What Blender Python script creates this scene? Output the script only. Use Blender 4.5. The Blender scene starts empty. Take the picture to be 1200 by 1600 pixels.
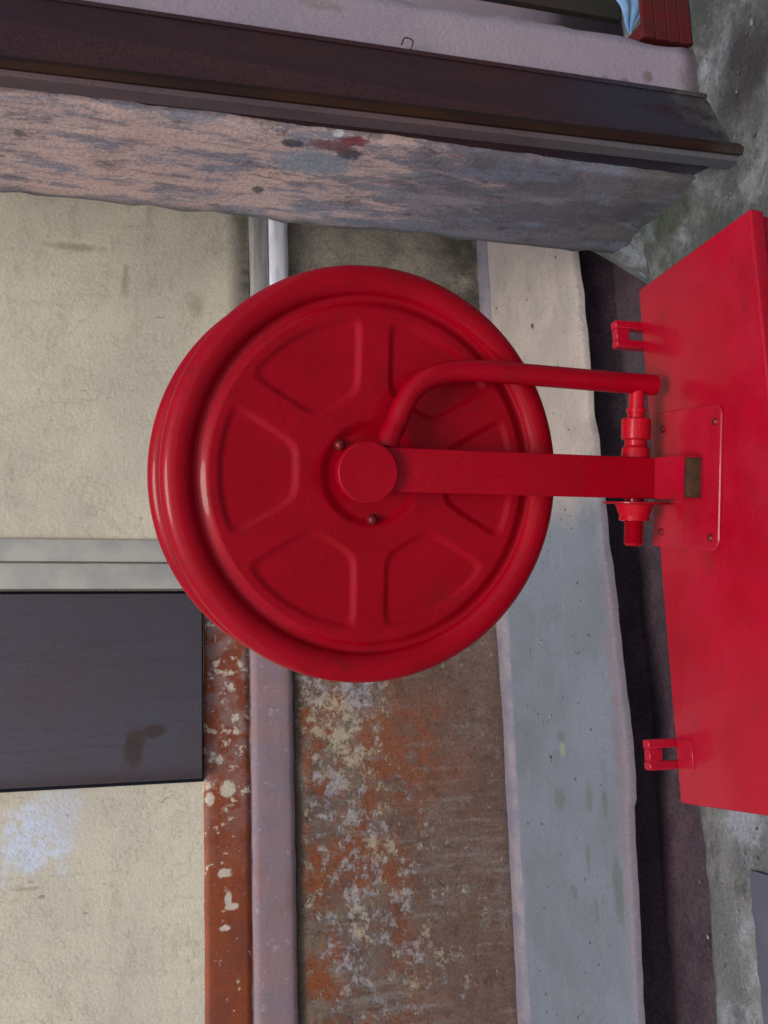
import bpy, bmesh, math, random
from mathutils import Vector, Matrix, noise
R = math.radians
random.seed(4)
scene = bpy.context.scene
C = scene.collection

# ------------------------------------------------------------------ camera
YAW, PITCH, ROLL, FPX = R(10.74), R(16.87), R(1.17), 1633.7
cy, sy, cp, sp = math.cos(YAW), math.sin(YAW), math.cos(PITCH), math.sin(PITCH)
fwd = Vector((sy*cp, cy*cp, -sp)); rt = Vector((cy, -sy, 0)); up = rt.cross(fwd)
c_, s_ = math.cos(ROLL), math.sin(ROLL)
rt2 = c_*rt + s_*up; up2 = -s_*rt + c_*up
cam_d = bpy.data.cameras.new('camera'); cam = bpy.data.objects.new('camera', cam_d); C.objects.link(cam)
M = Matrix((-up2, rt2, -fwd)).transposed().to_4x4()      # the phone was held sideways: world up is image left
M.translation = Vector((0, 0, 1.45)); cam.matrix_world = M
cam_d.sensor_fit = 'AUTO'; cam_d.sensor_width = 36; cam_d.lens = FPX/1600*36
cam_d.clip_start = 0.05; cam_d.clip_end = 500
scene.camera = cam
cam_d.dof.use_dof = True; cam_d.dof.focus_distance = 1.32; cam_d.dof.aperture_fstop = 20

# ------------------------------------------------------------------ light
SUN_EL, SUN_AZ = R(60), R(203)        # azimuth clockwise from +Y
w = bpy.data.worlds.new("World"); scene.world = w; w.use_nodes = True
nt = w.node_tree; bg = nt.nodes['Background']
sky = nt.nodes.new('ShaderNodeTexSky'); sky.sky_type = 'NISHITA'; sky.sun_disc = False
sky.sun_elevation = SUN_EL; sky.sun_rotation = SUN_AZ; sky.dust_density = 3.0; sky.air_density = 1.0
nt.links.new(sky.outputs[0], bg.inputs[0]); bg.inputs[1].default_value = 0.10
sd = bpy.data.lights.new('sun', 'SUN'); sd.energy = 1.5; sd.angle = R(22); sd.color = (1, .95, .87)
so = bpy.data.objects.new('sun', sd); C.objects.link(so)
sdir = Vector((math.sin(SUN_AZ)*math.cos(SUN_EL), math.cos(SUN_AZ)*math.cos(SUN_EL), math.sin(SUN_EL)))
so.rotation_euler = sdir.to_track_quat('Z', 'Y').to_euler()
scene.view_settings.view_transform = 'Standard'; scene.view_settings.look = 'None'
scene.view_settings.exposure = 0.44; scene.view_settings.gamma = 1

# ------------------------------------------------------------------ materials
class NT:
    def __init__(s, name, rough=.8, spec=.5, metal=0.0, coat=0.0):
        s.m = bpy.data.materials.new(name); s.m.use_nodes = True
        s.t = s.m.node_tree; s.b = s.t.nodes['Principled BSDF']
        s.b.inputs['Roughness'].default_value = rough
        s.b.inputs['Specular IOR Level'].default_value = spec
        s.b.inputs['Metallic'].default_value = metal
        s.b.inputs['Coat Weight'].default_value = coat
        s.b.inputs['Coat Roughness'].default_value = .2
        s.tc = s.n('ShaderNodeTexCoord').outputs['Object']
    def n(s, k, **kw):
        nd = s.t.nodes.new(k)
        for a, b in kw.items(): setattr(nd, a, b)
        return nd
    def l(s, a, b): s.t.links.new(a, b)
    def math(s, op, a, b=None, clamp=False):
        nd = s.n('ShaderNodeMath', operation=op, use_clamp=clamp)
        for i, v in enumerate((a, b)):
            if v is None: continue
            if isinstance(v, (int, float)): nd.inputs[i].default_value = v
            else: s.l(v, nd.inputs[i])
        return nd.outputs[0]
    def noise(s, scale=5, stretch=(1, 1, 1), detail=8, rough=.6, off=(0, 0, 0), dist=0.0):
        mp = s.n('ShaderNodeMapping'); mp.inputs['Scale'].default_value = stretch; mp.inputs['Location'].default_value = off
        s.l(s.tc, mp.inputs[0])
        nz = s.n('ShaderNodeTexNoise'); nz.inputs['Scale'].default_value = scale
        nz.inputs['Detail'].default_value = detail; nz.inputs['Roughness'].default_value = rough
        nz.inputs['Distortion'].default_value = dist
        s.l(mp.outputs[0], nz.inputs['Vector']); return nz.outputs['Fac']
    def n_grain(s, gs):
        a = s.noise(gs, detail=3, rough=.8); return s.ramp(a, .28, .72)
    def ramp(s, v, lo, hi):
        nd = s.n('ShaderNodeMapRange', interpolation_type='SMOOTHSTEP'); s.l(v, nd.inputs[0])
        nd.inputs[1].default_value = lo; nd.inputs[2].default_value = hi
        return nd.outputs[0]
    def axis(s, i):
        nd = s.n('ShaderNodeSeparateXYZ'); s.l(s.tc, nd.inputs[0]); return nd.outputs[i]
    def blob(s, c, r, soft=.3, wob=.5, stretch=(1, 1, 1), ns=40):
        """a stain with its own ragged outline, fixed on the wall"""
        sub = s.n('ShaderNodeVectorMath', operation='SUBTRACT'); s.l(s.tc, sub.inputs[0]); sub.inputs[1].default_value = c
        mul = s.n('ShaderNodeVectorMath', operation='MULTIPLY'); s.l(sub.outputs[0], mul.inputs[0])
        mul.inputs[1].default_value = [1/(r*k) for k in stretch]
        ln = s.n('ShaderNodeVectorMath', operation='LENGTH'); s.l(mul.outputs[0], ln.inputs[0])
        nz = s.noise(ns, detail=5)
        d = s.math('ADD', ln.outputs['Value'], s.math('MULTIPLY', s.math('SUBTRACT', nz, .5), wob*2))
        return s.ramp(d, 1+soft, 1-soft)
    def mix(s, f, a, b):
        nd = s.n('ShaderNodeMix', data_type='RGBA')
        if isinstance(f, (int, float)): nd.inputs[0].default_value = f
        else: s.l(f, nd.inputs[0])
        for v, i in ((a, 6), (b, 7)):
            if isinstance(v, tuple): nd.inputs[i].default_value = (*v, 1)
            else: s.l(v, nd.inputs[i])
        return nd.outputs[2]
    def mul(s, a, b, clamp=True): return s.math('MULTIPLY', a, b, clamp)
    def done(s, col, height=None, strength=.4, dist=.003, rough=None, grain=0, gs=170):
        if grain:      # sandy grain of the surface itself
            g = s.math('ADD', s.n_grain(gs), 0)
            f = s.math('ADD', s.math('MULTIPLY', s.math('SUBTRACT', g, .5), grain*2), 1.0)
            vm = s.n('ShaderNodeVectorMath', operation='SCALE')
            if isinstance(col, tuple): vm.inputs[0].default_value = col
            else: s.l(col, vm.inputs[0])
            s.l(f, vm.inputs['Scale']); col = vm.outputs[0]
        if isinstance(col, tuple): s.b.inputs['Base Color'].default_value = (*col, 1)
        else: s.l(col, s.b.inputs['Base Color'])
        if height is not None:
            bp = s.n('ShaderNodeBump'); bp.inputs['Strength'].default_value = strength; bp.inputs['Distance'].default_value = dist
            s.l(height, bp.inputs['Height']); s.l(bp.outputs[0], s.b.inputs['Normal'])
        if rough is not None: s.l(rough, s.b.inputs['Roughness'])
        return s.m

def m_red(name, base, lite, rough, dust=0.0, bump=.0006, spec=.10, chips=True):
    n = NT(name, rough, spec, coat=.20); n.b.inputs['Coat Roughness'].default_value = .09
    a = n.ramp(n.noise(9, detail=6), .35, .7)
    col = n.mix(a, base, lite)
    g = n.noise(420, detail=2)
    col = n.mix(n.mul(n.ramp(g, .40, .72), .5), col, tuple(x*.55 for x in base))
    grime = n.mul(n.ramp(n.noise(15, detail=9, rough=.7, off=(2, 8, 1)), .52, .72), .45)
    col = n.mix(grime, col, (.14, .006, .008))
    if chips:
        ch = n.mul(n.ramp(n.noise(75, detail=3, rough=.6, off=(4, 4, 4)), .765, .785), 1.0)
        col = n.mix(n.mul(ch, .8), col, (.09, .03, .02))
    if dust:
        d = n.mul(n.ramp(n.noise(5, detail=8, rough=.65, off=(3, 1, 0)), .42, .72), dust)
        col = n.mix(d, col, (.40, .025, .060))
        sc = n.noise(7, (1, 26, 1), 5, .7, (0, 0, 5))
        col = n.mix(n.mul(n.ramp(sc, .66, .72), .3), col, (.42, .05, .07))
    h = n.math('ADD', n.noise(160, detail=2), n.mul(n.noise(30, detail=3), 1.5, False))
    rg = n.math('ADD', rough-.08, n.mul(n.noise(14, detail=6), .22))
    return n.done(col, h, .35, bump, rg)
RED = m_red('red_gloss_paint', (.315, .0001, .0080), (.37, .0001, .0110), .36)
REDC = m_red('red_cabinet_paint', (.35, .0002, .012), (.41, .0005, .018), .40, .30, .001, .22)
RED_BRIGHT = m_red('bright_red_fitting_paint', (.42, .003, .012), (.50, .006, .02), .3)

n = NT('bare_olive_steel', .6, .4, .3); BARE = n.done(n.mix(n.ramp(n.noise(60), .4, .6), (.055, .04, .018), (.09, .05, .025)), n.noise(200), .3, .001)
n = NT('rivet_steel', .45, .4, .4); RIVET = n.done(n.mix(n.ramp(n.noise(200), .4, .6), (.12, .01, .015), (.22, .02, .02)))

# cream plaster
n = NT('cream_plaster', .85, .25)
col = n.mix(n.ramp(n.noise(2.2, (1, 1, 1.6)), .35, .7), (.68, .615, .475), (.56, .51, .42))
col = n.mix(n.mul(n.ramp(n.noise(7, (1, 1, 2.4), 10, .7, (4, 0, 2)), .52, .74), .55), col, (.33, .29, .20))
col = n.mix(n.mul(n.ramp(n.noise(26, (1, 1, 1), 4), .55, .8), .3), col, (.62, .60, .56))
pb = n.mul(n.blob((-.36, 3.36, 1.52), .10, .45, 1.3, (.9, 3, .9), 16), n.ramp(n.noise(38, detail=8, rough=.75, off=(3, 3, 3)), .36, .52))
col = n.mix(n.mul(pb, .85), col, (.66, .72, .86))
col = n.mix(n.mul(n.blob((-.29, 3.36, 1.45), .07, .4, 1.0, (1.3, 3, .8), 34), .5), col, (.60, .63, .70))
fl = n.mul(n.ramp(n.noise(34, (1, 1, .5), 3, .5, (9, 2, 2)), .70, .74), .5)
col = n.mix(fl, col, (.16, .13, .11))
st = n.noise(9, (3.2, 1, .35), 9, .7, (3, 0, 3))          # faint rain streaks running down
col = n.mix(n.mul(n.ramp(st, .54, .72), .30), col, (.34, .30, .22))
cr_ = n.math('ABSOLUTE', n.math('SUBTRACT', n.noise(2.6, (1, 1, 1), 9, .72, (1, 0, 6), .3), .5))
col = n.mix(n.mul(n.ramp(cr_, .0045, .001), .45), col, (.20, .17, .13))
dj = n.mul(n.ramp(n.math('ADD', n.axis(2), n.mul(n.noise(22, (1, 1, .4), 6), .10, False)), .965, .915), .65)
col = n.mix(n.mul(dj, n.ramp(n.noise(13, (3, 1, 1), 6), .42, .62)), col, (.13, .12, .115))
for (x, z, r, s3) in ((1.40, 1.28, .02, (2.5, 3, .6)), (1.33, 1.05, .022, (1.5, 3, 1)), (1.5, 1.45, .03, (.4, 3, 3)), (-.30, 1.43, .006, (1, 3, 1)), (1.36, 1.17, .006, (1, 3, 1)), (-.5, 1.54, .012, (.4, 3, 3))):
    col = n.mix(n.mul(n.blob((x, 3.36, z), r, .7, 1.6, s3, 22), .45), col, (.22, .17, .10))
CREAM = n.done(col, n.math('ADD', n.noise(18, detail=10, rough=.7), n.noise(90, detail=4)), .5, .004, grain=0.1, gs=150)

# rust coloured painted band with flaked spots
n = NT('rust_painted_band', .6, .35)
col = n.mix(n.ramp(n.noise(7, (1, 1, 1.4), 8, .65), .38, .62), (.26, .055, .015), (.19, .045, .022))
wear = n.ramp(n.axis(0), -.62, -.02)
f1 = n.noise(30, (1, 1, 1), 9, .72, (1, 0, 7), 0)
col = n.mix(n.mul(n.ramp(n.noise(15, (1, 1, 1), 9, .7, (5, 5, 0)), .42, .56), n.mul(wear, .75)), col, (.26, .165, .15))
thr = n.math('ADD', f1, n.mul(wear, .085))
col = n.mix(n.ramp(thr, .635, .665), col, (.55, .46, .36))
# paint marks shaped like drips further left
for (x, z, sx, sz) in ((-.50, .965, 1.0, 1.6), (-.58, .955, 1.8, .8), (-.60, .945, .8, 1.6), (-.66, .965, .6, 1.2), (-.25, .955, 2, 1.6), (-.28, 1.01, 1.6, 1.0)):
    col = n.mix(n.blob((x, 3.355, z), .013, .25, .8, (sx, 3, sz), 70), col, (.55, .47, .37))
RUST = n.done(col, n.math('SUBTRACT', n.noise(40, detail=6), thr), .5, .004, grain=0.16, gs=150)

# mauve cement band, flat
n = NT('mauve_cement_band', .7, .3)
col = n.mix(n.ramp(n.noise(5, (2.2, 1, .5), 9, .6), .35, .7), (.27, .18, .19), (.225, .175, .205))
col = n.mix(n.mul(n.ramp(n.noise(9, (1, 1, 6), 8, .6, (2, 0, 3)), .48, .7), .55), col, (.29, .13, .10))
col = n.mix(n.mul(n.ramp(n.noise(30, (1, 1, 1), 4, .6, (2, 9, 3)), .62, .70), .5), col, (.40, .33, .35))
MAUVE = n.done(col, n.noise(50, detail=6), .4, .002, grain=0.13, gs=140)

n = NT('grey_streaked_band', .75, .3)
col = n.mix(n.ramp(n.noise(6, (.7, 1, 12), 6, .6), .35, .65), (.40, .39, .36), (.22, .21, .20))
GREYBAND = n.done(col, n.noise(50), .4, .002, grain=0.12, gs=150)
n = NT('white_lime_edge', .6, .4)
col = n.mix(n.ramp(n.noise(8, (1, 1, 5), 6, .6), .4, .75), (.78, .80, .86), (.55, .56, .60))
WHITE = n.done(col, n.noise(60), .3, .002)

# worn brown plinth; turns to bare beige cement to the right of the reel
n = NT('worn_brown_plinth', .8, .25)
col = n.mix(n.ramp(n.noise(5, (.8, 1, 1.5), 10, .65), .36, .66), (.140, .080, .060), (.165, .105, .085))
upz = n.ramp(n.axis(2), .22, .56)
top = n.ramp(n.noise(6.5, (1, 1, 1), 8, .6, (7, 1, 4), .4), .44, .58)
xs = n.math('MULTIPLY', n.ramp(n.axis(0), -.62, -.30), 1.0)
col = n.mix(n.mul(n.mul(top, upz), .9), col, (.24, .065, .02))
scr = n.noise(5, (7, 1, .55), 8, .7, (0, 0, 9))                     # vertical scrapes
col = n.mix(n.mul(n.mul(n.ramp(scr, .50, .64), n.ramp(n.noise(3.2, off=(1, 5, 5)), .42, .58)), .5), col, (.27, .235, .22))
gr = n.ramp(n.noise(10, (1, 1, 1), 9, .68, (3, 3, 8), .5), .50, .60)
col = n.mix(n.mul(n.mul(gr, upz), .6), col, (.20, .17, .12))
md_ = n.noise(17, (1.3, 1, .8), 10, .75, (6, 2, 1))
col = n.mix(n.mul(n.ramp(md_, .50, .66), .55), col, (.055, .040, .032))
md2 = n.noise(13, (1.0, 1, 1.2), 10, .75, (1, 2, 8))
col = n.mix(n.mul(n.ramp(md2, .54, .66), .5), col, (.20, .17, .145))
fl = n.noise(26, (1, 1, 1.1), 10, .74, (12, 0, 5), 0)
env = n.math('ADD', n.blob((-.05, 3.36, .60), .26, .6, .4, (1.3, 3, .62), 8), n.mul(n.blob((-.62, 3.36, .52), .3, .7, .5, (1, 3, .7), 9), .30))
env = n.math('ADD', env, n.mul(n.blob((-.70, 3.36, .45), .30, .7, .6, (1.1, 3, .9), 7), .55))
rb = n.math('ADD', n.blob((-.16, 3.36, .38), .17, .5, .8, (1.1, 3, 1.0), 10), n.blob((-.52, 3.36, .50), .10, .5, .8, (1.2, 3, 1.3), 10), True)
col = n.mix(n.mul(n.mul(rb, n.ramp(n.noise(16, detail=9, rough=.7, off=(9, 9, 1)), .38, .56)), .85), col, (.22, .070, .032))
fl2 = n.math('ADD', fl, n.mul(env, .115))
flm = n.mul(n.ramp(fl2, .57, .68), .75)
col = n.mix(flm, col, n.mix(n.ramp(n.noise(9, off=(3, 0, 3)), .4, .6), (.46, .38, .27), (.36, .34, .36)))
edge = n.mul(n.ramp(n.math('ADD', n.axis(2), n.mul(n.noise(30), .03, False)), .715, .75), .75)
col = n.mix(edge, col, (.10, .085, .055))
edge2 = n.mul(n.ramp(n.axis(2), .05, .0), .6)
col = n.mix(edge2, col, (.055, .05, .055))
bx = n.math('ADD', n.axis(0), n.mul(n.noise(5), .3, False))
beige = n.mix(n.ramp(n.noise(8, detail=9, rough=.65), .38, .64), (.32, .285, .22), (.22, .19, .165))
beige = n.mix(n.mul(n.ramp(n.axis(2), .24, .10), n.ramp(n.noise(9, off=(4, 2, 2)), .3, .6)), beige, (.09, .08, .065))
col = n.mix(n.ramp(bx, .75, .95), col, beige)
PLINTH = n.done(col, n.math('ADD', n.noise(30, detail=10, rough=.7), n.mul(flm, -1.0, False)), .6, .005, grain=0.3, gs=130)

# apron concrete
n = NT('blue_grey_concrete_apron', .7, .35)
col = n.mix(n.ramp(n.noise(3.5, (1, .6, 1), 9, .6), .35, .68), (.165, .190, .232), (.140, .157, .185))
col = n.mix(n.mul(n.ramp(n.noise(14, (.6, 1, 1), 7, .6, (3, 0, 0)), .52, .7), .35), col, (.19, .195, .20))
col = n.mix(n.ramp(n.math('ADD', n.axis(0), n.mul(n.noise(4), .3, False)), .62, .85), col, n.mix(n.ramp(n.noise(5, detail=8), .4, .6), (.40, .34, .305), (.34, .30, .27)))
for (x, y, a, b) in ((-.31, 2.99, 1.8, 2.2), (-.29, 2.80, 2.4, 1.2), (-.46, 2.83, 2.5, .9), (-.57, 2.93, 1.2, 1.2), (-.30, 2.71, 2.2, 1.0), (-.60, 2.80, 1.8, .7), (-.12, 2.95, 1, 1.5)):
    col = n.mix(n.mul(n.blob((x, y, 0), .016, .5, .9, (a, b, 3), 45), .6), col, (.11, .115, .10))
col = n.mix(n.mul(n.ramp(n.noise(26, (.5, 1, 1), 9, .75, (3, 3, 0)), .52, .70), .35), col, (.12, .125, .13))
col = n.mix(n.mul(n.ramp(n.noise(11, (.4, 1.4, 1), 9, .7, (8, 3, 0)), .55, .72), .35), col, (.26, .28, .31))
col = n.mix(n.mul(n.blob((-.53, 2.665, 0), .03, .5, .7, (3.0, 1.0, 3), 20), .7), col, (.095, .11, .10))
col = n.mix(n.mul(n.blob((-.16, 2.95, 0), .02, .5, .7, (1, 1, 3)), .4), col, (.33, .36, .14))
fe = n.ramp(n.math('ADD', n.axis(1), n.mul(n.noise(13, detail=6), .10, False)), 2.700, 2.655)
col = n.mix(n.mul(fe, .85), col, (.17, .135, .16))
pt = n.ramp(n.noise(58, detail=4, rough=.6, off=(6, 6, 0)), .69, .73)
col = n.mix(n.mul(pt, .6), col, (.06, .06, .062))
hc = n.math('ABSOLUTE', n.math('SUBTRACT', n.noise(2.2, (1, 1, 1), 9, .7, (7, 0, 0), .2), .5))
col = n.mix(n.mul(n.ramp(hc, .004, .0008), .5), col, (.08, .08, .085))
APRON = n.done(col, n.math('ADD', n.noise(12, detail=9), n.noise(80, detail=3)), .4, .003, grain=0.13, gs=130)
n = NT('pale_mortar_fillet', .75, .3)
FILLET = n.done(n.mix(n.ramp(n.noise(14, (1, 1, 1), 8), .35, .65), (.235, .20, .225), (.165, .155, .19)), n.noise(60), .5, .003, grain=0.15, gs=140)

n = NT('black_wet_gutter', .65, .3)
col = n.mix(n.ramp(n.noise(4, (1, 1, 3), 9, .6), .4, .7), (.045, .029, .040), (.075, .048, .058))
col = n.mix(n.mul(n.ramp(n.noise(5, (1, 1, 1), 8, .65, (2, 2, 0)), .5, .7), .7), col, (.075, .056, .062))
GUTTER = n.done(col, n.noise(20, detail=8), .5, .006, grain=0.4, gs=90)

# rough ground
n = NT('mottled_ground_concrete', .7, .35)
col = n.mix(n.ramp(n.noise(4, detail=10, rough=.65), .38, .62), (.165, .165, .16), (.10, .105, .11))
col = n.mix(n.mul(n.ramp(n.noise(8, detail=8, rough=.65, off=(5, 2, 0), dist=.5), .50, .64), .7), col, (.25, .27, .31))
col = n.mix(n.mul(n.ramp(n.noise(6, detail=8, rough=.65, off=(1, 9, 0), dist=.6), .52, .66), .75), col, (.05, .052, .046))
rx = n.ramp(n.axis(0), .6, .9)
col = n.mix(n.mul(rx, n.mul(n.ramp(n.noise(7, detail=8, rough=.7, off=(0, 4, 1)), .40, .58), .8)), col, (.045, .055, .05))
col = n.mix(n.mul(n.ramp(n.noise(3.1, detail=7, off=(7, 7, 0)), .58, .68), n.mul(rx, .8)), col, (.30, .34, .38))
col = n.mix(n.mul(n.blob((1.38, 1.81, 0), .10, .7, .8, (1.2, 1.0, 3), 12), .9), col, (.03, .025, .025))
col = n.mix(n.mul(n.blob((1.17, 2.13, 0), .06, .5, .9, (.7, 2.0, 3), 16), .85), col, (.035, .045, .03))
pt = n.ramp(n.noise(46, detail=4, rough=.6, off=(6, 6, 0)), .69, .73)
col = n.mix(n.mul(pt, .6), col, (.06, .06, .062))
GROUND = n.done(col, n.math('ADD', n.noise(9, detail=10, rough=.65), n.noise(60, detail=5)), .7, .008, n.math('ADD', .45, n.mul(n.noise(5), .4)), grain=0.25, gs=140)
n = NT('slate_blue_slab', .6, .4)
SLATE = n.done(n.mix(n.ramp(n.noise(6, detail=8), .4, .65), (.075, .08, .11), (.10, .10, .13)), n.noise(30), .4, .003)

# flaking pink pillar
n = NT('flaking_pink_limewash', .85, .2)
z = n.axis(2)
col = n.mix(n.ramp(n.noise(4, (1, 1.2, .8), 9, .62), .35, .66), (.68, .47, .40), (.58, .42, .39))
low = n.ramp(z, 1.02, .45)
w1 = n.noise(17, (1, 1.6, .40), 11, .74, (0, 3, 1), .2)
wt = n.math('ADD', w1, n.mul(low, .19))
col = n.mix(n.mul(n.ramp(wt, .48, .62), .82), col, n.mix(n.ramp(n.noise(7, (1, 1, .5), 6, off=(8, 8, 8)), .4, .6), (.13, .135, .18), (.20, .21, .26)))
w2 = n.noise(24, (1, 1.7, .36), 11, .74, (5, 1, 7), .2)
col = n.mix(n.mul(n.ramp(w2, .53, .64), .5), col, (.25, .13, .13))
w3 = n.noise(9, (1, 1, .6), 8, .6, (2, 1, 3), .3)
col = n.mix(n.mul(n.ramp(n.math('ADD', w3, n.mul(low, .16)), .60, .70), .7), col, (.125, .115, .135))
col = n.mix(n.mul(n.ramp(n.noise(11, (1, 1.5, .4), 9, .7, (3, 3, 3)), .60, .66), n.mul(low, .6)), col, (.33, .30, .34))
col = n.mix(n.mul(n.ramp(z, .42, .10), .75), col, n.mix(n.ramp(n.noise(8, detail=8), .4, .6), (.075, .07, .08), (.12, .115, .11)))
bl = n.ramp(n.noise(6.5, (1, 1.6, .6), 10, .7, (1, 6, 2), .3), .50, .60)
col = n.mix(n.mul(n.mul(bl, n.ramp(n.noise(30, (1, 1.5, .5), 8, .75), .36, .56)), .8), col, (.20, .225, .29))
col = n.mix(n.mul(n.ramp(n.noise(12, (1, 1.2, .7), 10, .75, (2, 2, 9)), .56, .66), .7), col, (.085, .07, .08))
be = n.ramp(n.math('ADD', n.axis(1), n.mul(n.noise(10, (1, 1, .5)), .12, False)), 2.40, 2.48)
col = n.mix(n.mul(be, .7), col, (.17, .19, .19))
for (y, zz, r, st, c) in ((2.03, .997, .022, (3, .8, 1.2), (.055, .055, .075)), (2.045, .872, .026, (3, .9, 1.1), (.05, .035, .045)), (1.995, .873, .022, (3, .8, 1.3), (.20, .025, .035)), (2.02, .92, .03, (3, .7, 1.6), (.20, .09, .10)),
                       (2.255, 1.037, .016, (3, 1, .9), (.10, .09, .10)), (1.965, 1.325, .012, (3, .8, 1), (.09, .06, .05)), (1.958, 1.27, .013, (3, 1.2, 2.0), (.10, .07, .06)), (2.10, .94, .05, (3, 1, 1.8), (.26, .30, .36)), (1.98, .911, .010, (3, 1, 1), (.66, .68, .70)), (1.94, .345, .016, (3, .8, 1.0), (.52, .40, .38)), (1.925, .25, .008, (3, .8, 1.3), (.5, .45, .5)), (2.2, .62, .03, (3, .6, 4), (.30, .27, .30))):
    col = n.mix(n.mul(n.blob((1.19, y, zz), r, .3, .8, st, 60), .85), col, c)
PINKSIDE = n.done(col, n.math('ADD', n.math('ADD', n.noise(16, (1, 1.4, .6), 10, .7), n.mul(wt, -.8, False)), n.noise(90, detail=3)), .40, .005, grain=0.22, gs=190)

n = NT('mauve_limewash', .8, .25)
col = n.mix(n.ramp(n.noise(4, (1, 1, .6), 8, .6), .35, .68), (.29, .235, .29), (.32, .26, .29))
col = n.mix(n.mul(n.ramp(n.noise(18, (1.5, 1, .5), 6, .6, (2, 2, 2)), .58, .72), .35), col, (.30, .22, .20))
col = n.mix(n.mul(n.blob((1.50, 1.985, .94), .025, .4, .9, (.5, 3, 2.0), 50), .6), col, (.22, .18, .16))
for (x, zz) in ((1.42, .20), (1.42, .25), (1.45, .14)):
    col = n.mix(n.mul(n.blob((x, 1.985, zz), .016, .4, .9, (1, 3, .8), 50), .7), col, (.15, .10, .09))
col = n.mix(n.mul(n.ramp(n.math('ADD', n.axis(2), n.mul(n.noise(14), .06, False)), .09, .035), .9), col, (.08, .06, .065))
PINKFRONT = n.done(col, n.math('ADD', n.noise(20, detail=8), n.noise(90, detail=2)), .4, .003, grain=0.12, gs=190)

n = NT('dark_brown_steel', .6, .15)
col = n.mix(n.ramp(n.noise(5, (1, 1, .3), 8, .6), .35, .68), (.052, .022, .022), (.036, .018, .024))
col = n.mix(n.mul(n.ramp(n.axis(2), .55, .15), n.ramp(n.noise(7, (1, 1, .5), 8, off=(3, 0, 0)), .35, .62)), col, (.035, .034, .052))
n_z = n.math('ADD', n.axis(2), n.mul(n.noise(9, detail=8, rough=.7), .36, False))
col = n.mix(n.mul(n.ramp(n_z, .33, .17), .85), col, n.mix(n.ramp(n.noise(16, detail=8), .4, .6), (.095, .095, .09), (.035, .032, .032)))
STEEL = n.done(col, n.noise(40, (1, 1, .4), 6), .35, .002, grain=0.35, gs=200)
n = NT('rusty_brown_steel_edge', .6, .15)
n_z = n.math('ADD', n.axis(2), n.mul(n.noise(9, detail=8, rough=.7), .36, False))
rc_ = n.mix(n.ramp(n.noise(9, (1, 1, .4), 8, .6), .4, .62), (.022, .009, .007), (.036, .014, .007))
RUSTEDGE = n.done(n.mix(n.mul(n.ramp(n_z, .27, .17), .7), rc_, (.05, .048, .045)), n.noise(60), .4, .002)
n = NT('mauve_painted_lip', .65, .3)
lc = n.mix(n.ramp(n.noise(9, (1, 1, .3), 8, .6), .35, .68), (.115, .072, .078), (.080, .055, .062))
lc = n.mix(n.ramp(n.math('ADD', n.axis(2), n.mul(n.noise(8), .3, False)), .75, .35), lc, (.10, .095, .105))
LIP = n.done(lc, n.noise(60), .4, .002, grain=.2, gs=200)

n = NT('dark_grey_door_paint', .5, .35)
col = n.mix(n.ramp(n.noise(3, (1, 1, 1), 8, .6), .35, .68), (.098, .078, .092), (.095, .09, .115))
col = n.mix(n.mul(n.blob((-.065, 3.33, 1.185), .034, .35, .6, (.6, 3, 1.1), 22), .8), col, (.065, .042, .036))
col = n.mix(n.mul(n.blob((-.085, 3.33, 1.235), .034, .5, .6, (.9, 3, .8), 22), .8), col, (.065, .042, .036))
col = n.mix(n.mul(n.blob((-.125, 3.33, 1.245), .04, .4, .6, (1.0, 3, .7), 22), .8), col, (.065, .042, .036))
col = n.mix(n.mul(n.ramp(n.noise(8, (6, 1, .4), 8, .7), .5, .7), .35), col, (.060, .052, .062))
col = n.mix(n.mul(n.ramp(n.noise(50, (1, 1, .6), 5, .7), .66, .70), .5), col, (.16, .15, .17))
col = n.mix(n.mul(n.ramp(n.axis(0), -.16, -.21), .6), col, (.055, .034, .034))
DOOR = n.done(col, n.noise(60, detail=4), .25, .001, grain=0.16, gs=140)
n = NT('door_gap_black', .9, .1); BLACK = n.done((.012, .012, .02))
n = NT('pale_door_jamb_paint', .5, .4); JAMB = n.done(n.mix(n.ramp(n.noise(9, detail=8), .4, .65), (.55, .53, .47), (.45, .44, .42)), n.noise(60), .3, .001)
n = NT('dark_timber', .7, .3); TIMBER = n.done(n.mix(n.ramp(n.noise(6, (6, 6, 1), 6), .4, .6), (.02, .025, .022), (.035, .025, .018)), n.noise(60), .3, .002)
n = NT('red_brown_crate', .75, .25); CRATE = n.done(n.mix(n.ramp(n.noise(6, (5, 5, 1), 6), .4, .65), (.095, .007, .009), (.06, .012, .008)), n.noise(60), .3, .002)
n = NT('light_blue_cloth', .9, .1); CLOTH = n.done(n.mix(n.ramp(n.noise(12, detail=6), .4, .65), (.15, .29, .50), (.24, .38, .58)), n.noise(300), .3, .001)
n = NT('rusty_wire', .7, .3, .4); WIRE = n.done(n.mix(n.ramp(n.noise(90), .4, .6), (.07, .03, .02), (.12, .08, .07)))

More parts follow.
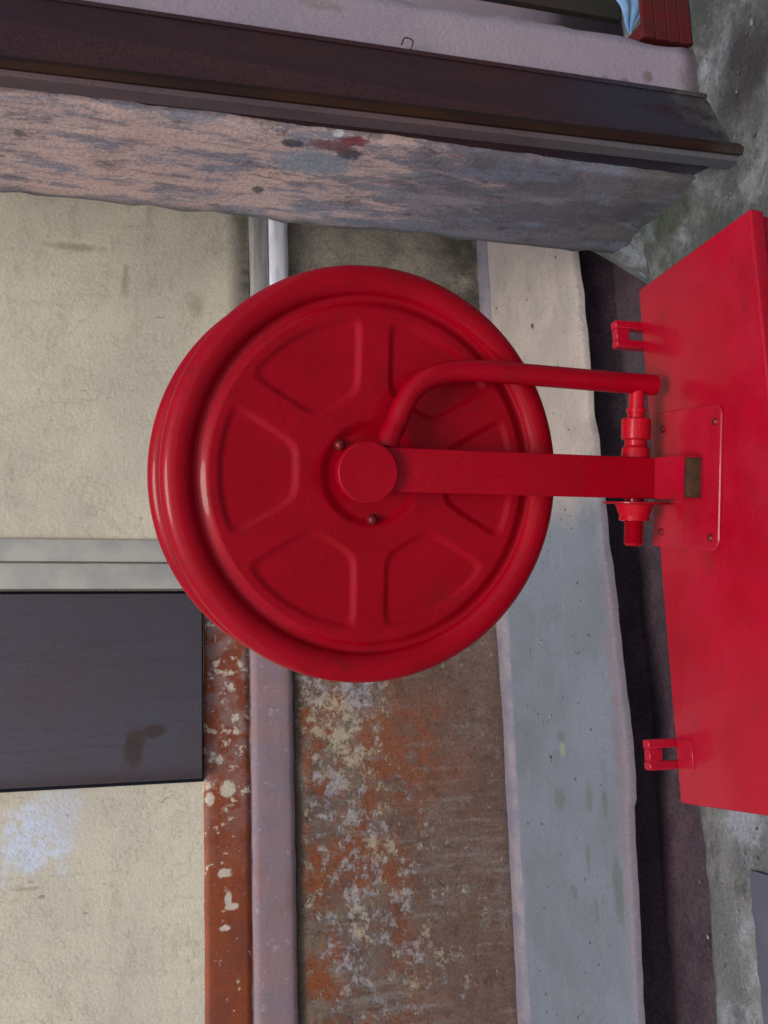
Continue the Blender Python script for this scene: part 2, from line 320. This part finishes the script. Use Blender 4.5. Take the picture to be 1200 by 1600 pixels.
# ------------------------------------------------------------------ helpers
def obj(name, bm, m, parent=None, smooth=False, auto=None, loc=None, rz=0):
    me = bpy.data.meshes.new(name)
    bmesh.ops.recalc_face_normals(bm, faces=bm.faces)
    if auto is not None:
        for f in bm.faces: f.smooth = True
        for e in bm.edges:
            if len(e.link_faces) == 2 and e.calc_face_angle(0) > R(auto): e.smooth = False
    elif smooth:
        for f in bm.faces: f.smooth = True
    bm.to_mesh(me); bm.free(); me.materials.append(m)
    o = bpy.data.objects.new(name, me); C.objects.link(o)
    if parent: o.parent = parent
    if loc: o.location = loc
    if rz: o.rotation_euler = (0, 0, rz)
    return o
def tag(o, label=None, cat=None, group=None, kind=None):
    for k, v in (('label', label), ('category', cat), ('group', group), ('kind', kind)):
        if v: o[k] = v
    return o
def thing(name, label, cat, loc=(0, 0, 0), rz=0, group=None):
    o = bpy.data.objects.new(name, None); C.objects.link(o); o.location = loc; o.rotation_euler = (0, 0, rz)
    return tag(o, label, cat, group)
def dup(o, name=None):
    c = o.copy(); C.objects.link(c); return c
def box(x0, x1, y0, y1, z0, z1, bev=0.0, seg=2, bm=None):
    bm = bm or bmesh.new()
    r = bmesh.ops.create_cube(bm, size=1)
    vs = r['verts']
    for v in vs: v.co = Vector(((x0+x1)/2+v.co.x*(x1-x0), (y0+y1)/2+v.co.y*(y1-y0), (z0+z1)/2+v.co.z*(z1-z0)))
    if bev:
        es = list({e for v in vs for e in v.link_edges})
        bmesh.ops.bevel(bm, geom=es, offset=bev, segments=seg, affect='EDGES', profile=.5)
    return bm
def rough_box(x0, x1, y0, y1, z0, z1, cell=.03, amp=.004, freq=6, bev=.006, seed=0):
    """box cut into small cells whose surface is uneven, with worn arrises"""
    bm = box(x0, x1, y0, y1, z0, z1)
    for ax, (a, b) in enumerate(((x0, x1), (y0, y1), (z0, z1))):
        k = min(90, int((b-a)/cell))
        for i in range(1, k):
            co = Vector((0, 0, 0)); co[ax] = a+(b-a)*i/k; no = Vector((0, 0, 0)); no[ax] = 1
            bmesh.ops.bisect_plane(bm, geom=bm.verts[:]+bm.edges[:]+bm.faces[:], plane_co=co, plane_no=no)
    lim = ((x0, x1), (y0, y1), (z0, z1))
    for v in bm.verts:
        p = v.co.copy(); hits = [(a, 1 if abs(p[a]-lim[a][1]) < 1e-5 else -1) for a in range(3) if min(abs(p[a]-lim[a][0]), abs(p[a]-lim[a][1])) < 1e-5]
        q = p+Vector((seed*7.3, seed*3.1, seed))
        d = noise.noise(q*freq)*amp + noise.noise(q*freq*4)*amp*.5
        for a, s in hits:
            v.co[a] += s*(d - (bev*(1+noise.noise(q*18)) if len(hits) > 1 else 0))
    return bm
def cyl(r, p0, p1, seg=32, r2=None, bev=0.0, bm=None):
    bm = bm or bmesh.new(); p0 = Vector(p0); p1 = Vector(p1); d = p1-p0
    prof = [(0, r-bev), (bev, r)] if bev else [(0, r)]
    L = d.length; rr = r if r2 is None else r2
    prof += [(L-bev, rr), (L, rr-bev)] if bev else [(L, rr)]
    q = d.to_track_quat('Z', 'Y'); rings = []
    for h, a in prof:
        rings.append([bm.verts.new(p0+q@Vector((a*math.cos(2*math.pi*i/seg), a*math.sin(2*math.pi*i/seg), h))) for i in range(seg)])
    for A, B in zip(rings, rings[1:]):
        for i in range(seg): bm.faces.new((A[i], A[(i+1) % seg], B[(i+1) % seg], B[i]))
    bm.faces.new(rings[0][::-1]); bm.faces.new(rings[-1])
    return bm
def lathe(prof, p0, axis, seg=48, bm=None):
    """prof = [(distance along the axis, radius)...]; ends are capped"""
    bm = bm or bmesh.new(); q = Vector(axis).to_track_quat('Z', 'Y'); p0 = Vector(p0); rings = []
    for h, a in prof:
        rings.append([bm.verts.new(p0+q@Vector((a*math.cos(2*math.pi*i/seg), a*math.sin(2*math.pi*i/seg), h))) for i in range(seg)])
    for A, B in zip(rings, rings[1:]):
        for i in range(seg): bm.faces.new((A[i], A[(i+1) % seg], B[(i+1) % seg], B[i]))
    bm.faces.new(rings[0][::-1]); bm.faces.new(rings[-1]); return bm
def smooth_path(pts, k=8):
    out = []; P = [Vector(p) for p in pts]; P = [P[0]*2-P[1]]+P+[P[-1]*2-P[-2]]
    for i in range(1, len(P)-2):
        for j in range(k):
            t = j/k; a, b, c, d = P[i-1:i+3]
            out.append(.5*((2*b)+(c-a)*t+(2*a-5*b+4*c-d)*t*t+(3*b-a-3*c+d)*t**3))
    out.append(P[-2]); return out
def tube(pts, r, seg=20, k=8, bm=None):
    bm = bm or bmesh.new(); P = smooth_path(pts, k); rings = []
    ref = Vector((0, 1, 0))
    for i, p in enumerate(P):
        t = (P[min(i+1, len(P)-1)]-P[max(i-1, 0)]).normalized()
        a = (ref-ref.dot(t)*t)
        if a.length < .05: a = Vector((1, 0, 0))
        a.normalize(); b = t.cross(a)
        rings.append([bm.verts.new(p+r*(math.cos(2*math.pi*j/seg)*a+math.sin(2*math.pi*j/seg)*b)) for j in range(seg)])
    for A, B in zip(rings, rings[1:]):
        for i in range(seg): bm.faces.new((A[i], A[(i+1) % seg], B[(i+1) % seg], B[i]))
    bm.faces.new(rings[0][::-1]); bm.faces.new(rings[-1]); return bm
def prism(poly, z0, z1, shift=(0, 0)):
    bm = bmesh.new(); A = [bm.verts.new((x, y, z0)) for x, y in poly]; B = [bm.verts.new((x+shift[0], y+shift[1], z1)) for x, y in poly]
    m = len(poly)
    for i in range(m): bm.faces.new((A[i], A[(i+1) % m], B[(i+1) % m], B[i]))
    bm.faces.new(A[::-1]); bm.faces.new(B); return bm
def hexnut(r, p0, axis, h, bm=None, bev=.0015):
    bm = lathe([(0, r-bev), (bev, r), (h-bev, r), (h, r-bev)], p0, axis, 6); return bm

# ------------------------------------------------------------------ setting
def ground_edge(x):
    return 2.25 + .03*noise.noise(Vector((x*2.3, 1.7, 0))) + .012*noise.noise(Vector((x*11, 4, 0))) + .05*max(0, min(1, (x-.3)/.9))
def make_ground():
    bm = bmesh.new(); xs = [-30, -8, -3] + [-1.6+.02*i for i in range(191)] + [3, 8, 30]
    ys = [-40, -6, 0, .8, 1.3, 1.6] + [1.7+.02*i for i in range(0, 28)]
    cols = []
    for x in xs:
        e = ground_edge(x); c = []
        for y in ys:
            t = (y-1.7)/(2.24-1.7); yy = y if t <= 0 else 1.7+(e-1.7)*t
            zz = 0 if t <= 0 else .006*noise.noise(Vector((x*5, yy*5, 3)))+.003*noise.noise(Vector((x*20, yy*20, 3)))
            if y > 2.22: zz -= .006
            c.append(bm.verts.new((x, yy, zz)))
        c.append(bm.verts.new((x, e+.012, -.03))); c.append(bm.verts.new((x, e+.01, -.32)))
        cols.append(c)
    for a, b in zip(cols, cols[1:]):
        for i in range(len(a)-1): bm.faces.new((a[i], b[i], b[i+1], a[i+1]))
    return bm
tag(obj('ground', make_ground(), GROUND, smooth=True), kind='structure')
def make_gutter():
    bm = rough_box(-4, 4, 2.05, 3.0, -.60, -.17, .06, .01, 4); return bm
tag(obj('gutter_floor', make_gutter(), GUTTER, smooth=True), kind='structure')
def make_apron():
    bm = bmesh.new(); xs = [-5, -3]+[-1.6+.02*i for i in range(191)]+[3, 5]; cols = []
    for x in xs:
        e = 2.575 + .018*noise.noise(Vector((x*3, 9, 0)))+.008*noise.noise(Vector((x*13, 9, 0))) + .10*max(0, min(1.2, (x+.1)/1.4)) + (-.06*x if x < -.3 else .0)*.8
        c = []
        for k in range(27):
            yy = 3.5+(e+.016-3.5)*k/26; c.append((yy, .002*noise.noise(Vector((x*6, yy*6, 1)))))
        c += [(e+.008, -.003), (e+.003, -.010), (e, -.024)]
        cols.append([bm.verts.new((x, a, b)) for a, b in c])
    for a, b in zip(cols, cols[1:]):
        for i in range(len(a)-1):
            try: bm.faces.new((a[i], b[i], b[i+1], a[i+1]))
            except ValueError: pass
    return bm
tag(obj('pavement', make_apron(), APRON, smooth=True), kind='structure')
tag(obj('gutter_wall', rough_box(-4, 4, 2.72, 2.9, -.5, -.02, .05, .006, 5, .004, 2), GUTTER, smooth=True), kind='structure')
tag(obj('slab', rough_box(-1.6, -.385, 1.3, 2.06, -.03, .014, .03, .003, 6, .004, 5), SLATE, auto=40), kind='structure')

# ------------------------------------------------------------------ house wall
hw = thing('house_wall', 'long weathered house wall behind the reel with cream plaster, rust and mauve bands and a worn brown plinth', 'wall', (0, 3.36, 0))
def hpart(name, bm, m, parent=None, **k):
    o = obj(name, bm, m, parent or hw, **k)
    o.location = (0, -3.36, 0) if parent is None else (0, 0, 0); return o
hpart('plaster', rough_box(-4, 4, 3.36, 3.56, .869, 4.2, .08, .003, 3, .0, 1), CREAM, smooth=True)
hpart('painted_band', rough_box(-4, .8, 3.353, 3.5, .882, 1.029, .02, .0015, 8, .002, 3), RUST, smooth=True)
hpart('cement_band', rough_box(-4, .8, 3.343, 3.5, .742, .881, .02, .002, 6, .004, 4), MAUVE, smooth=True)
o = hpart('cement_band', rough_box(.8, 4, 3.347, 3.5, .800, .867, .02, .002, 6, .003, 4), GREYBAND, smooth=True); o['label'] = 'grey streaked cement band'
o = hpart('limewashed_edge', rough_box(.8, 4, 3.325, 3.5, .735, .799, .02, .001, 6, .003, 4), WHITE, smooth=True)
hpart('plinth', rough_box(-4, 4, 3.365, 3.6, -.4, .741, .05, .005, 5, .0, 6), PLINTH, smooth=True)
hpart('mortar_fillet', rough_box(-4, 4, 3.298, 3.5, -.1, .016, .03, .006, 4, .006, 7), FILLET, smooth=True)
# door on the left
dr = hpart('door', box(-.212, .356, 3.322, 3.352, 1.036, 3.1, .004), DOOR, auto=40)
hpart('door_gap_shade', box(-.224, .367, 3.347, 3.3575, 1.030, 3.112), BLACK)  # black sheet behind the door, its colour standing in for the dark gap's shade
hpart('door_jamb', box(.372, .452, 3.335, 3.40, 1.031, 3.15, .004), JAMB, auto=40)
o = hpart('door_jamb', box(.458, .53, 3.345, 3.40, 1.031, 3.15, .006), JAMB, auto=40)

# ------------------------------------------------------------------ pillar
pl = thing('concrete_pillar', 'thick flaking pink limewashed pillar at the right of the reel, stained grey at its foot', 'pillar', (1.38, 2.2, 0))
def ppart(name, bm, m, **k):
    o = obj(name, bm, m, pl, **k); o.location = (-1.38, -2.2, 0); return o
ppart('side_face', rough_box(1.19, 1.30, 1.97, 2.41, -.3, 3.0, .03, .004, 6, .005, 8), PINKSIDE, smooth=True)
ppart('front_face', rough_box(1.302, 1.552, 1.985, 2.40, -.3, 3.0, .03, .003, 5, .004, 9), PINKFRONT, smooth=True)
def wire(name, pts, r, label):
    pass
def heap():
    bm = bmesh.new(); A = []
    for i in range(61):
        t = i/60; y = 1.885+.575*t; row = []
        for j in range(15):
            q = j/14; x = 1.225-.15*q-.03*noise.noise(Vector((y*6, 2, 0)))*q
            z = .070*(1-q)**1.7*(1+.7*noise.noise(Vector((x*9, y*9, 1))))*min(1, t*5) + .012*noise.noise(Vector((x*26, y*26, 2)))*(1-q)*min(1, t*5) - .004 - .012*max(0, 1-t*9)
            if y > 2.27: z -= (y-2.27)*1.2*q
            row.append(bm.verts.new((x, y, z)))
        A.append(row)
    for a, b in zip(A, A[1:]):
        for j in range(14): bm.faces.new((a[j], a[j+1], b[j+1], b[j]))
    return bm
ppart('mortar_skirt', heap(), GROUND, smooth=True)
hk = ppart('wire_hook', tube([(1.425, 1.99, .745), (1.412, 1.965, .745), (1.428, 1.958, .742), (1.432, 1.958, .760), (1.415, 1.96, .768)], .0018, 8, 5), WIRE, smooth=True)
ppart('wire_hook', tube([(1.41, 1.99, 1.52), (1.40, 1.95, 1.515), (1.425, 1.95, 1.49), (1.43, 1.985, 1.49)], .002, 8, 5), WIRE, smooth=True)

sj = thing('steel_door_channel', 'dark brown painted steel channel standing upright against the front of the pink pillar', 'steel post', (1.19, 1.84, 0))
def spart(name, bm, m, **k):
    o = obj(name, bm, m, sj, **k); o.location = (-1.19, -1.84, 0); return o
def post_prism(poly, top):
    bm = bmesh.new(); A = [bm.verts.new((x, y, -.01)) for x, y in poly]; B = [bm.verts.new((x, y, 3.0)) for x, y in top]
    m = len(poly)
    for i in range(m): bm.faces.new((A[i], A[(i+1) % m], B[(i+1) % m], B[i]))
    bm.faces.new(A[::-1]); bm.faces.new(B); return bm
# the channel leans back against the pillar towards its top
spart('web', post_prism([(1.215, 1.868), (1.412, 1.968), (1.412, 1.982), (1.2, 1.98)], [(1.208, 1.957), (1.392, 1.966), (1.392, 1.982), (1.2, 1.982)]), STEEL)
spart('inner_edge', post_prism([(1.192, 1.846), (1.204, 1.838), (1.222, 1.852), (1.219, 1.872), (1.199, 1.88)], [(1.190, 1.938), (1.202, 1.934), (1.214, 1.940), (1.212, 1.958), (1.197, 1.962)]), RUSTEDGE)
spart('side_lip', post_prism([(1.184, 1.864), (1.1965, 1.860), (1.1965, 1.902), (1.184, 1.898)], [(1.180, 1.945), (1.1965, 1.942), (1.1965, 1.992), (1.180, 1.990)]), LIP)
spart('outer_edge', post_prism([(1.400, 1.958), (1.410, 1.956), (1.418, 1.984), (1.405, 1.984)], [(1.384, 1.958), (1.392, 1.958), (1.399, 1.984), (1.386, 1.984)]), STEEL)

# ------------------------------------------------------------------ things beyond the pillar
o = tag(obj('leaning_board', box(-.17, .17, -.012, .012, 0, .56, .003), TIMBER, loc=(2.015, 2.31, .0)), 'dark timber board upright beyond the pink pillar', 'board')
bw = obj('back_panel', rough_box(1.60, 3.2, 2.62, 2.75, -.3, 3.2, .08, .003, 4, .003, 3), PINKFRONT, smooth=True); tag(bw, 'mauve wall beyond the pillar behind the dark board and the cloth', 'wall')
bw.name = 'side_wall'
bm = bmesh.new(); N = 16
g = []
for i in range(N+1):
    row = []
    for j in range(N+1):
        q = i/N; t = j/N-.5
        x = q*.26; zz = t*(.215*q+.003) - .03*q
        y = .008*math.sin(t*14+q*3)*q + .010*noise.noise(Vector((x*20, zz*14, 0)))
        row.append(bm.verts.new((x, y, zz)))
    g.append(row)
for i in range(N):
    for j in range(N): bm.faces.new((g[i][j], g[i][j+1], g[i+1][j+1], g[i+1][j]))
cl = obj('hanging_cloth', bm, CLOTH, smooth=True, loc=(1.632, 2.085, .112)); tag(cl, 'light blue pointed cloth showing between the dark board and the dark red crate', 'cloth')
md = cl.modifiers.new('thick', 'SOLIDIFY'); md.thickness = .004
cr = thing('wooden_crate', 'dark red brown crate on the ground beyond the pillar', 'crate', (1.775, 1.998, 0))

# ------------------------------------------------------------------ red cabinet
cab = thing('red_cabinet', 'bright red steel cabinet under the hose reel with a dusty flat top', 'cabinet', (.215, 1.265, 0))
def cpart(name, bm, m, parent=None, **k):
    o = obj(name, bm, m, parent or cab, **k)
    if parent is None: o.location = (-.215, -1.265, 0)
    return o
X0, X1, Y0, Y1, ZT = -.147, .577, 1.004, 1.267, .66
cpart('body', box(X0+.004, X1-.004, Y0+.006, Y1-.004, 0.0, ZT-.022, .003), REDC, auto=40)
cpart('top_panel', box(X0, X1, Y0, Y1, ZT-.021, ZT, .0035, 3), REDC, auto=50)
dd = cpart('door', box(X0+.02, X1-.02, Y0-.006, Y0+.005, .03, ZT-.035, .003), REDC, auto=40)
cpart('handle', box(.50, .52, Y0-.03, Y0-.007, .36, .46, .004), RED_BRIGHT, dd, auto=40)
def lug(x):
    bm = box(x-.020, x-.0085, Y1-.004, Y1+.012, ZT-.06, ZT+.043, .0015, 1)
    box(x+.0085, x+.020, Y1-.004, Y1+.012, ZT-.06, ZT+.043, .0015, 1, bm)
    box(x-.0088, x+.0088, Y1-.003, Y1+.011, ZT+.022, ZT+.042, .001, 1, bm)
    o = cpart('lug', bm, REDC, auto=40)
    if x < 0:
        obj('strap', box(x-.019, x+.019, Y1-.042, Y1-.0055, ZT-.002, ZT+.0022, .0008, 1), REDC, o, auto=40)
    return o
lug(.507); lug(-.082)

# ------------------------------------------------------------------ hose reel
YR = R(-11)
reel = thing('hose_reel', 'empty red fire hose reel drum on an upright flat bar bolted to the red cabinet', 'hose reel', (.2845, 1.21, ZT+.0003), YR)
def rp(name, bm, m, parent=None, **k): return obj(name, bm, m, parent or reel, **k)
RD = .27
def sstep(a, b, x):
    t = max(0, min(1, (x-a)/(b-a))); return t*t*(3-2*t)
def flange_mesh():
    """pressed disc facing local -Y: dished hub, six recessed sectors, groove and rolled rim"""
    bm = bmesh.new(); NT_ = 600; st = []     # stations: (r, h)
    rr = [.012+i*.0019 for i in range(int((.835*RD-.012)/.0019)+1)]
    for r in rr: st.append((r, None))
    rc, a = .926*RD, .0200
    for k in range(0, 30):
        th = R(168) - R(168+75)*k/29
        st.append((rc+a*math.cos(th), -.006+a*.80*math.sin(th)))
    rings = []
    for r, h in st:
        row = []
        for j in range(NT_):
            th = 2*math.pi*j/NT_
            if h is None:
                H = .0055*sstep(.205*RD, .265*RD, r) - .0075*sstep(.780*RD, .835*RD, r)
                loc = (th+R(30)) % R(60) - R(30)           # from the nearest spoke line
                # recess between spokes
                sc = (th % R(60)) - R(30)                  # from the sector's own mid line
                d1 = r*math.sin(R(30)-abs(sc)) - .0215      # from the spoke line
                d2 = .735*RD - r
                d3 = r*math.cos(sc) - .375*RD
                kk = .006
                d = -kk*math.log(sum(math.exp(-x/kk) for x in (max(-.1, min(.15, d1)), max(-.1, min(.15, d2)), max(-.1, min(.15, d3)))))
                H -= .0037*sstep(-.005, .006, d)
                hh = H
            else: hh = h
            row.append(bm.verts.new((r*math.cos(th), -hh, r*math.sin(th))))
        rings.append(row)
    for A, B in zip(rings, rings[1:]):
        for j in range(NT_): bm.faces.new((A[j], A[(j+1) % NT_], B[(j+1) % NT_], B[j]))
    bm.faces.new(rings[0])
    return bm
DX, DY, DZ = -.006, .056, .4145
TL = R(3.3)
ff = rp('flange', flange_mesh(), RED, smooth=True); ff.location = (DX, DY, DZ); ff.rotation_euler = (TL, 0, 0); ff['label'] = 'front flange with pressed sectors'
md = ff.modifiers.new('sheet', 'SOLIDIFY'); md.thickness = .0012; md.offset = -1
rf = ff.copy(); C.objects.link(rf); rf.parent = reel; rf.location = (DX, DY+.118*math.cos(TL), DZ+.118*math.sin(TL)); rf.rotation_euler = (-TL, 0, math.pi); rf['label'] = 'rear flange with pressed sectors'
rp('drum_core', cyl(.085, (DX, DY+.002, DZ), (DX, DY+.116, DZ+.006), 48), RED, auto=40)
rp('axle', cyl(.020, (DX, .003, DZ), (DX, DY+.125, DZ), 32), RED, auto=40)
rp('hub_boss', lathe([(0, .0275), (.024, .0285), (.031, .034), (.035, .036)], (DX, .0205, DZ+.008), (0, 1, 0)), RED, auto=40)
rp('hub_cap', lathe([(0, .0365), (.0008, .0379), (.002, .0386), (.012, .0388), (.0125, .037)], (-.006, -.0135, .438), (0, 1, 0), 72), RED, auto=28)
for ang in (52, 180, -62):
    bx_, bz_ = DX+.0585*math.cos(R(ang)), DZ-.002+.0585*math.sin(R(ang))
    b = rp('bolt', lathe([(-.0095, .0015), (-.0085, .0045), (-.006, .0064), (-.003, .0072), (0, .0072)], (bx_, DY-(bz_-DZ)*math.tan(TL), bz_), (0, 1, 0), 20), RIVET, auto=50)
# upright bar, slightly slimmer sheet with softly rounded edges
rp('upright_bar', box(-.0290, .0265, -.001, .007, .004, .456, .0018, 3), RED, auto=50)
# mounting plate with rounded front corners
def plate():
    bm = bmesh.new(); pts = []
    x0, x1, y0, y1, r = -.094, .092, -.105, .050, .014
    for cx, cy_, a0 in ((x1-r, y0+r, -90), (x1-r*.3, y1-r*.3, 0), (x0+r*.3, y1-r*.3, 90), (x0+r, y0+r, 180)):
        q = r if cy_ < 0 else r*.3
        for k in range(7):
            a = R(a0+15*k); pts.append((cx+q*math.cos(a), cy_+q*math.sin(a)))
    A = [bm.verts.new((x, y, 0)) for x, y in pts]; B = [bm.verts.new((x, y, .003)) for x, y in pts]; D = [bm.verts.new((x*.985, -.0275+(y+.0275)*.982, .0042)) for x, y in pts]
    m = len(pts)
    for P, Q in ((A, B), (B, D)):
        for i in range(m): bm.faces.new((P[i], P[(i+1) % m], Q[(i+1) % m], Q[i]))
    bm.faces.new(A[::-1]); bm.faces.new(D); return bm
bp_ = rp('base_plate', plate(), REDC, auto=20)
for (x, y) in ((.068, .030), (.070, -.092), (-.074, .028), (-.078, -.088)):
    rp('rivet', lathe([(0, .0052), (.0015, .0050), (.0028, .003), (.0032, .001)], (x, y, .0042), (0, 0, 1), 16), RIVET, bp_, auto=60)
# short box tube at the foot with its open bare end
bm = box(-.0290, .0265, -.070, -.0015, .0045, .0062)
box(-.0290, .0265, -.070, -.0015, .0325, .0345, bm=bm)
box(-.0290, -.0274, -.0699, -.0015, .0063, .0324, bm=bm); box(.0249, .0265, -.0699, -.0015, .0063, .0324, bm=bm)
ft = rp('foot_tube', bm, REDC)
rp('end_plug', box(-.0273, .0248, -.0685, -.058, .0064, .0323, .001), BARE, ft, auto=40)
# weld bead along the foot
# water pipe
PY = .0225; PR = .0143
rp('water_pipe', tube([(.026, .016, .406), (.040, .018, .402), (.058, PY, .393), (.084, PY, .382), (.105, PY, .368), (.121, PY, .344), (.1295, PY, .312), (.1315, PY, .27), (.1305, PY, .21), (.1285, PY, .12), (.1275, PY, .06), (.127, PY, .0225)], PR, 24, 8), RED, auto=60)
rp('pipe_neck', cyl(.0105, (.127, PY, .050), (.094, PY, .050), 24), RED_BRIGHT, auto=40)
AZ = .050
rp('coupling', lathe([(0, .017), (.003, .0195), (.016, .0185), (.020, .0150), (.027, .0150), (.0275, .0175), (.029, .0198), (.055, .0198), (.057, .0178), (.0575, .0115), (.064, .0115), (.0645, .0135), (.070, .0135)], (.0235, PY, AZ), (1, 0, 0), 40), RED_BRIGHT, auto=30)
rp('inlet_tube', cyl(.013, (-.034, PY, AZ), (.026, PY, AZ), 28), RED, auto=40)
rp('flange_washer', lathe([(0, .0425), (.0008, .044), (.0025, .044), (.003, .0425)], (-.0365, PY, AZ-.001), (1, 0, 0), 48), RED, auto=30)
rp('inlet_nut', lathe([(0, .026), (.006, .0235), (.0125, .0215), (.0155, .020), (.022, .0205), (.0235, .015)], (-.0368, PY, AZ), (-1, 0, 0), 40), RED_BRIGHT, auto=30)
prof = []
for i in range(9):
    prof += [(i*.0035, .0118), (i*.0035+.00175, .0136)]
rp('threaded_inlet', lathe(prof+[(.0325, .0118), (.034, .010)], (-.0595, PY, AZ), (-1, 0, 0), 32), RED, auto=60)

# crate beyond the pillar: slats on a frame
for k in range(4):
    o = obj('slat', box(-.215, .24, -.012, 0, .004+.034*k, .036+.034*k, .001, 1), CRATE, cr, auto=40)
for s in (-1, 1): obj('post', box(s*.19-.02, s*.19+.02, .001, .06, 0, .138, .002, 1), CRATE, cr, auto=40)

# loose grit and small stones lying on the ground and in the gutter
rnd = random.Random(11); bm = bmesh.new()
for k in range(420):
    if k < 260: x, y, z = rnd.uniform(-.9, 1.7), rnd.uniform(1.75, 2.2), .002
    elif k < 330: x, y, z = rnd.uniform(-1, 1.2), rnd.uniform(2.34, 2.56), -.168
    else: x, y, z = rnd.uniform(-1, 1.4), rnd.uniform(2.72, 3.26), .001
    sz = rnd.uniform(.0015, .0045) * (1.8 if rnd.random() < .08 else 1)
    r_ = bmesh.ops.create_icosphere(bm, subdivisions=1, radius=sz)
    for v in r_['verts']:
        v.co = Vector((v.co.x*rnd.uniform(.8, 1.4), v.co.y*rnd.uniform(.7, 1.3), v.co.z*.6)) + Vector((x, y, z+sz*.2))
n = NT('grey_grit', .85, .2); GRIT = n.done(n.mix(n.ramp(n.noise(30), .4, .6), (.22, .21, .19), (.07, .065, .06)))
tag(obj('grit', bm, GRIT), 'loose grit and small stones scattered on the ground', 'grit', kind='stuff')
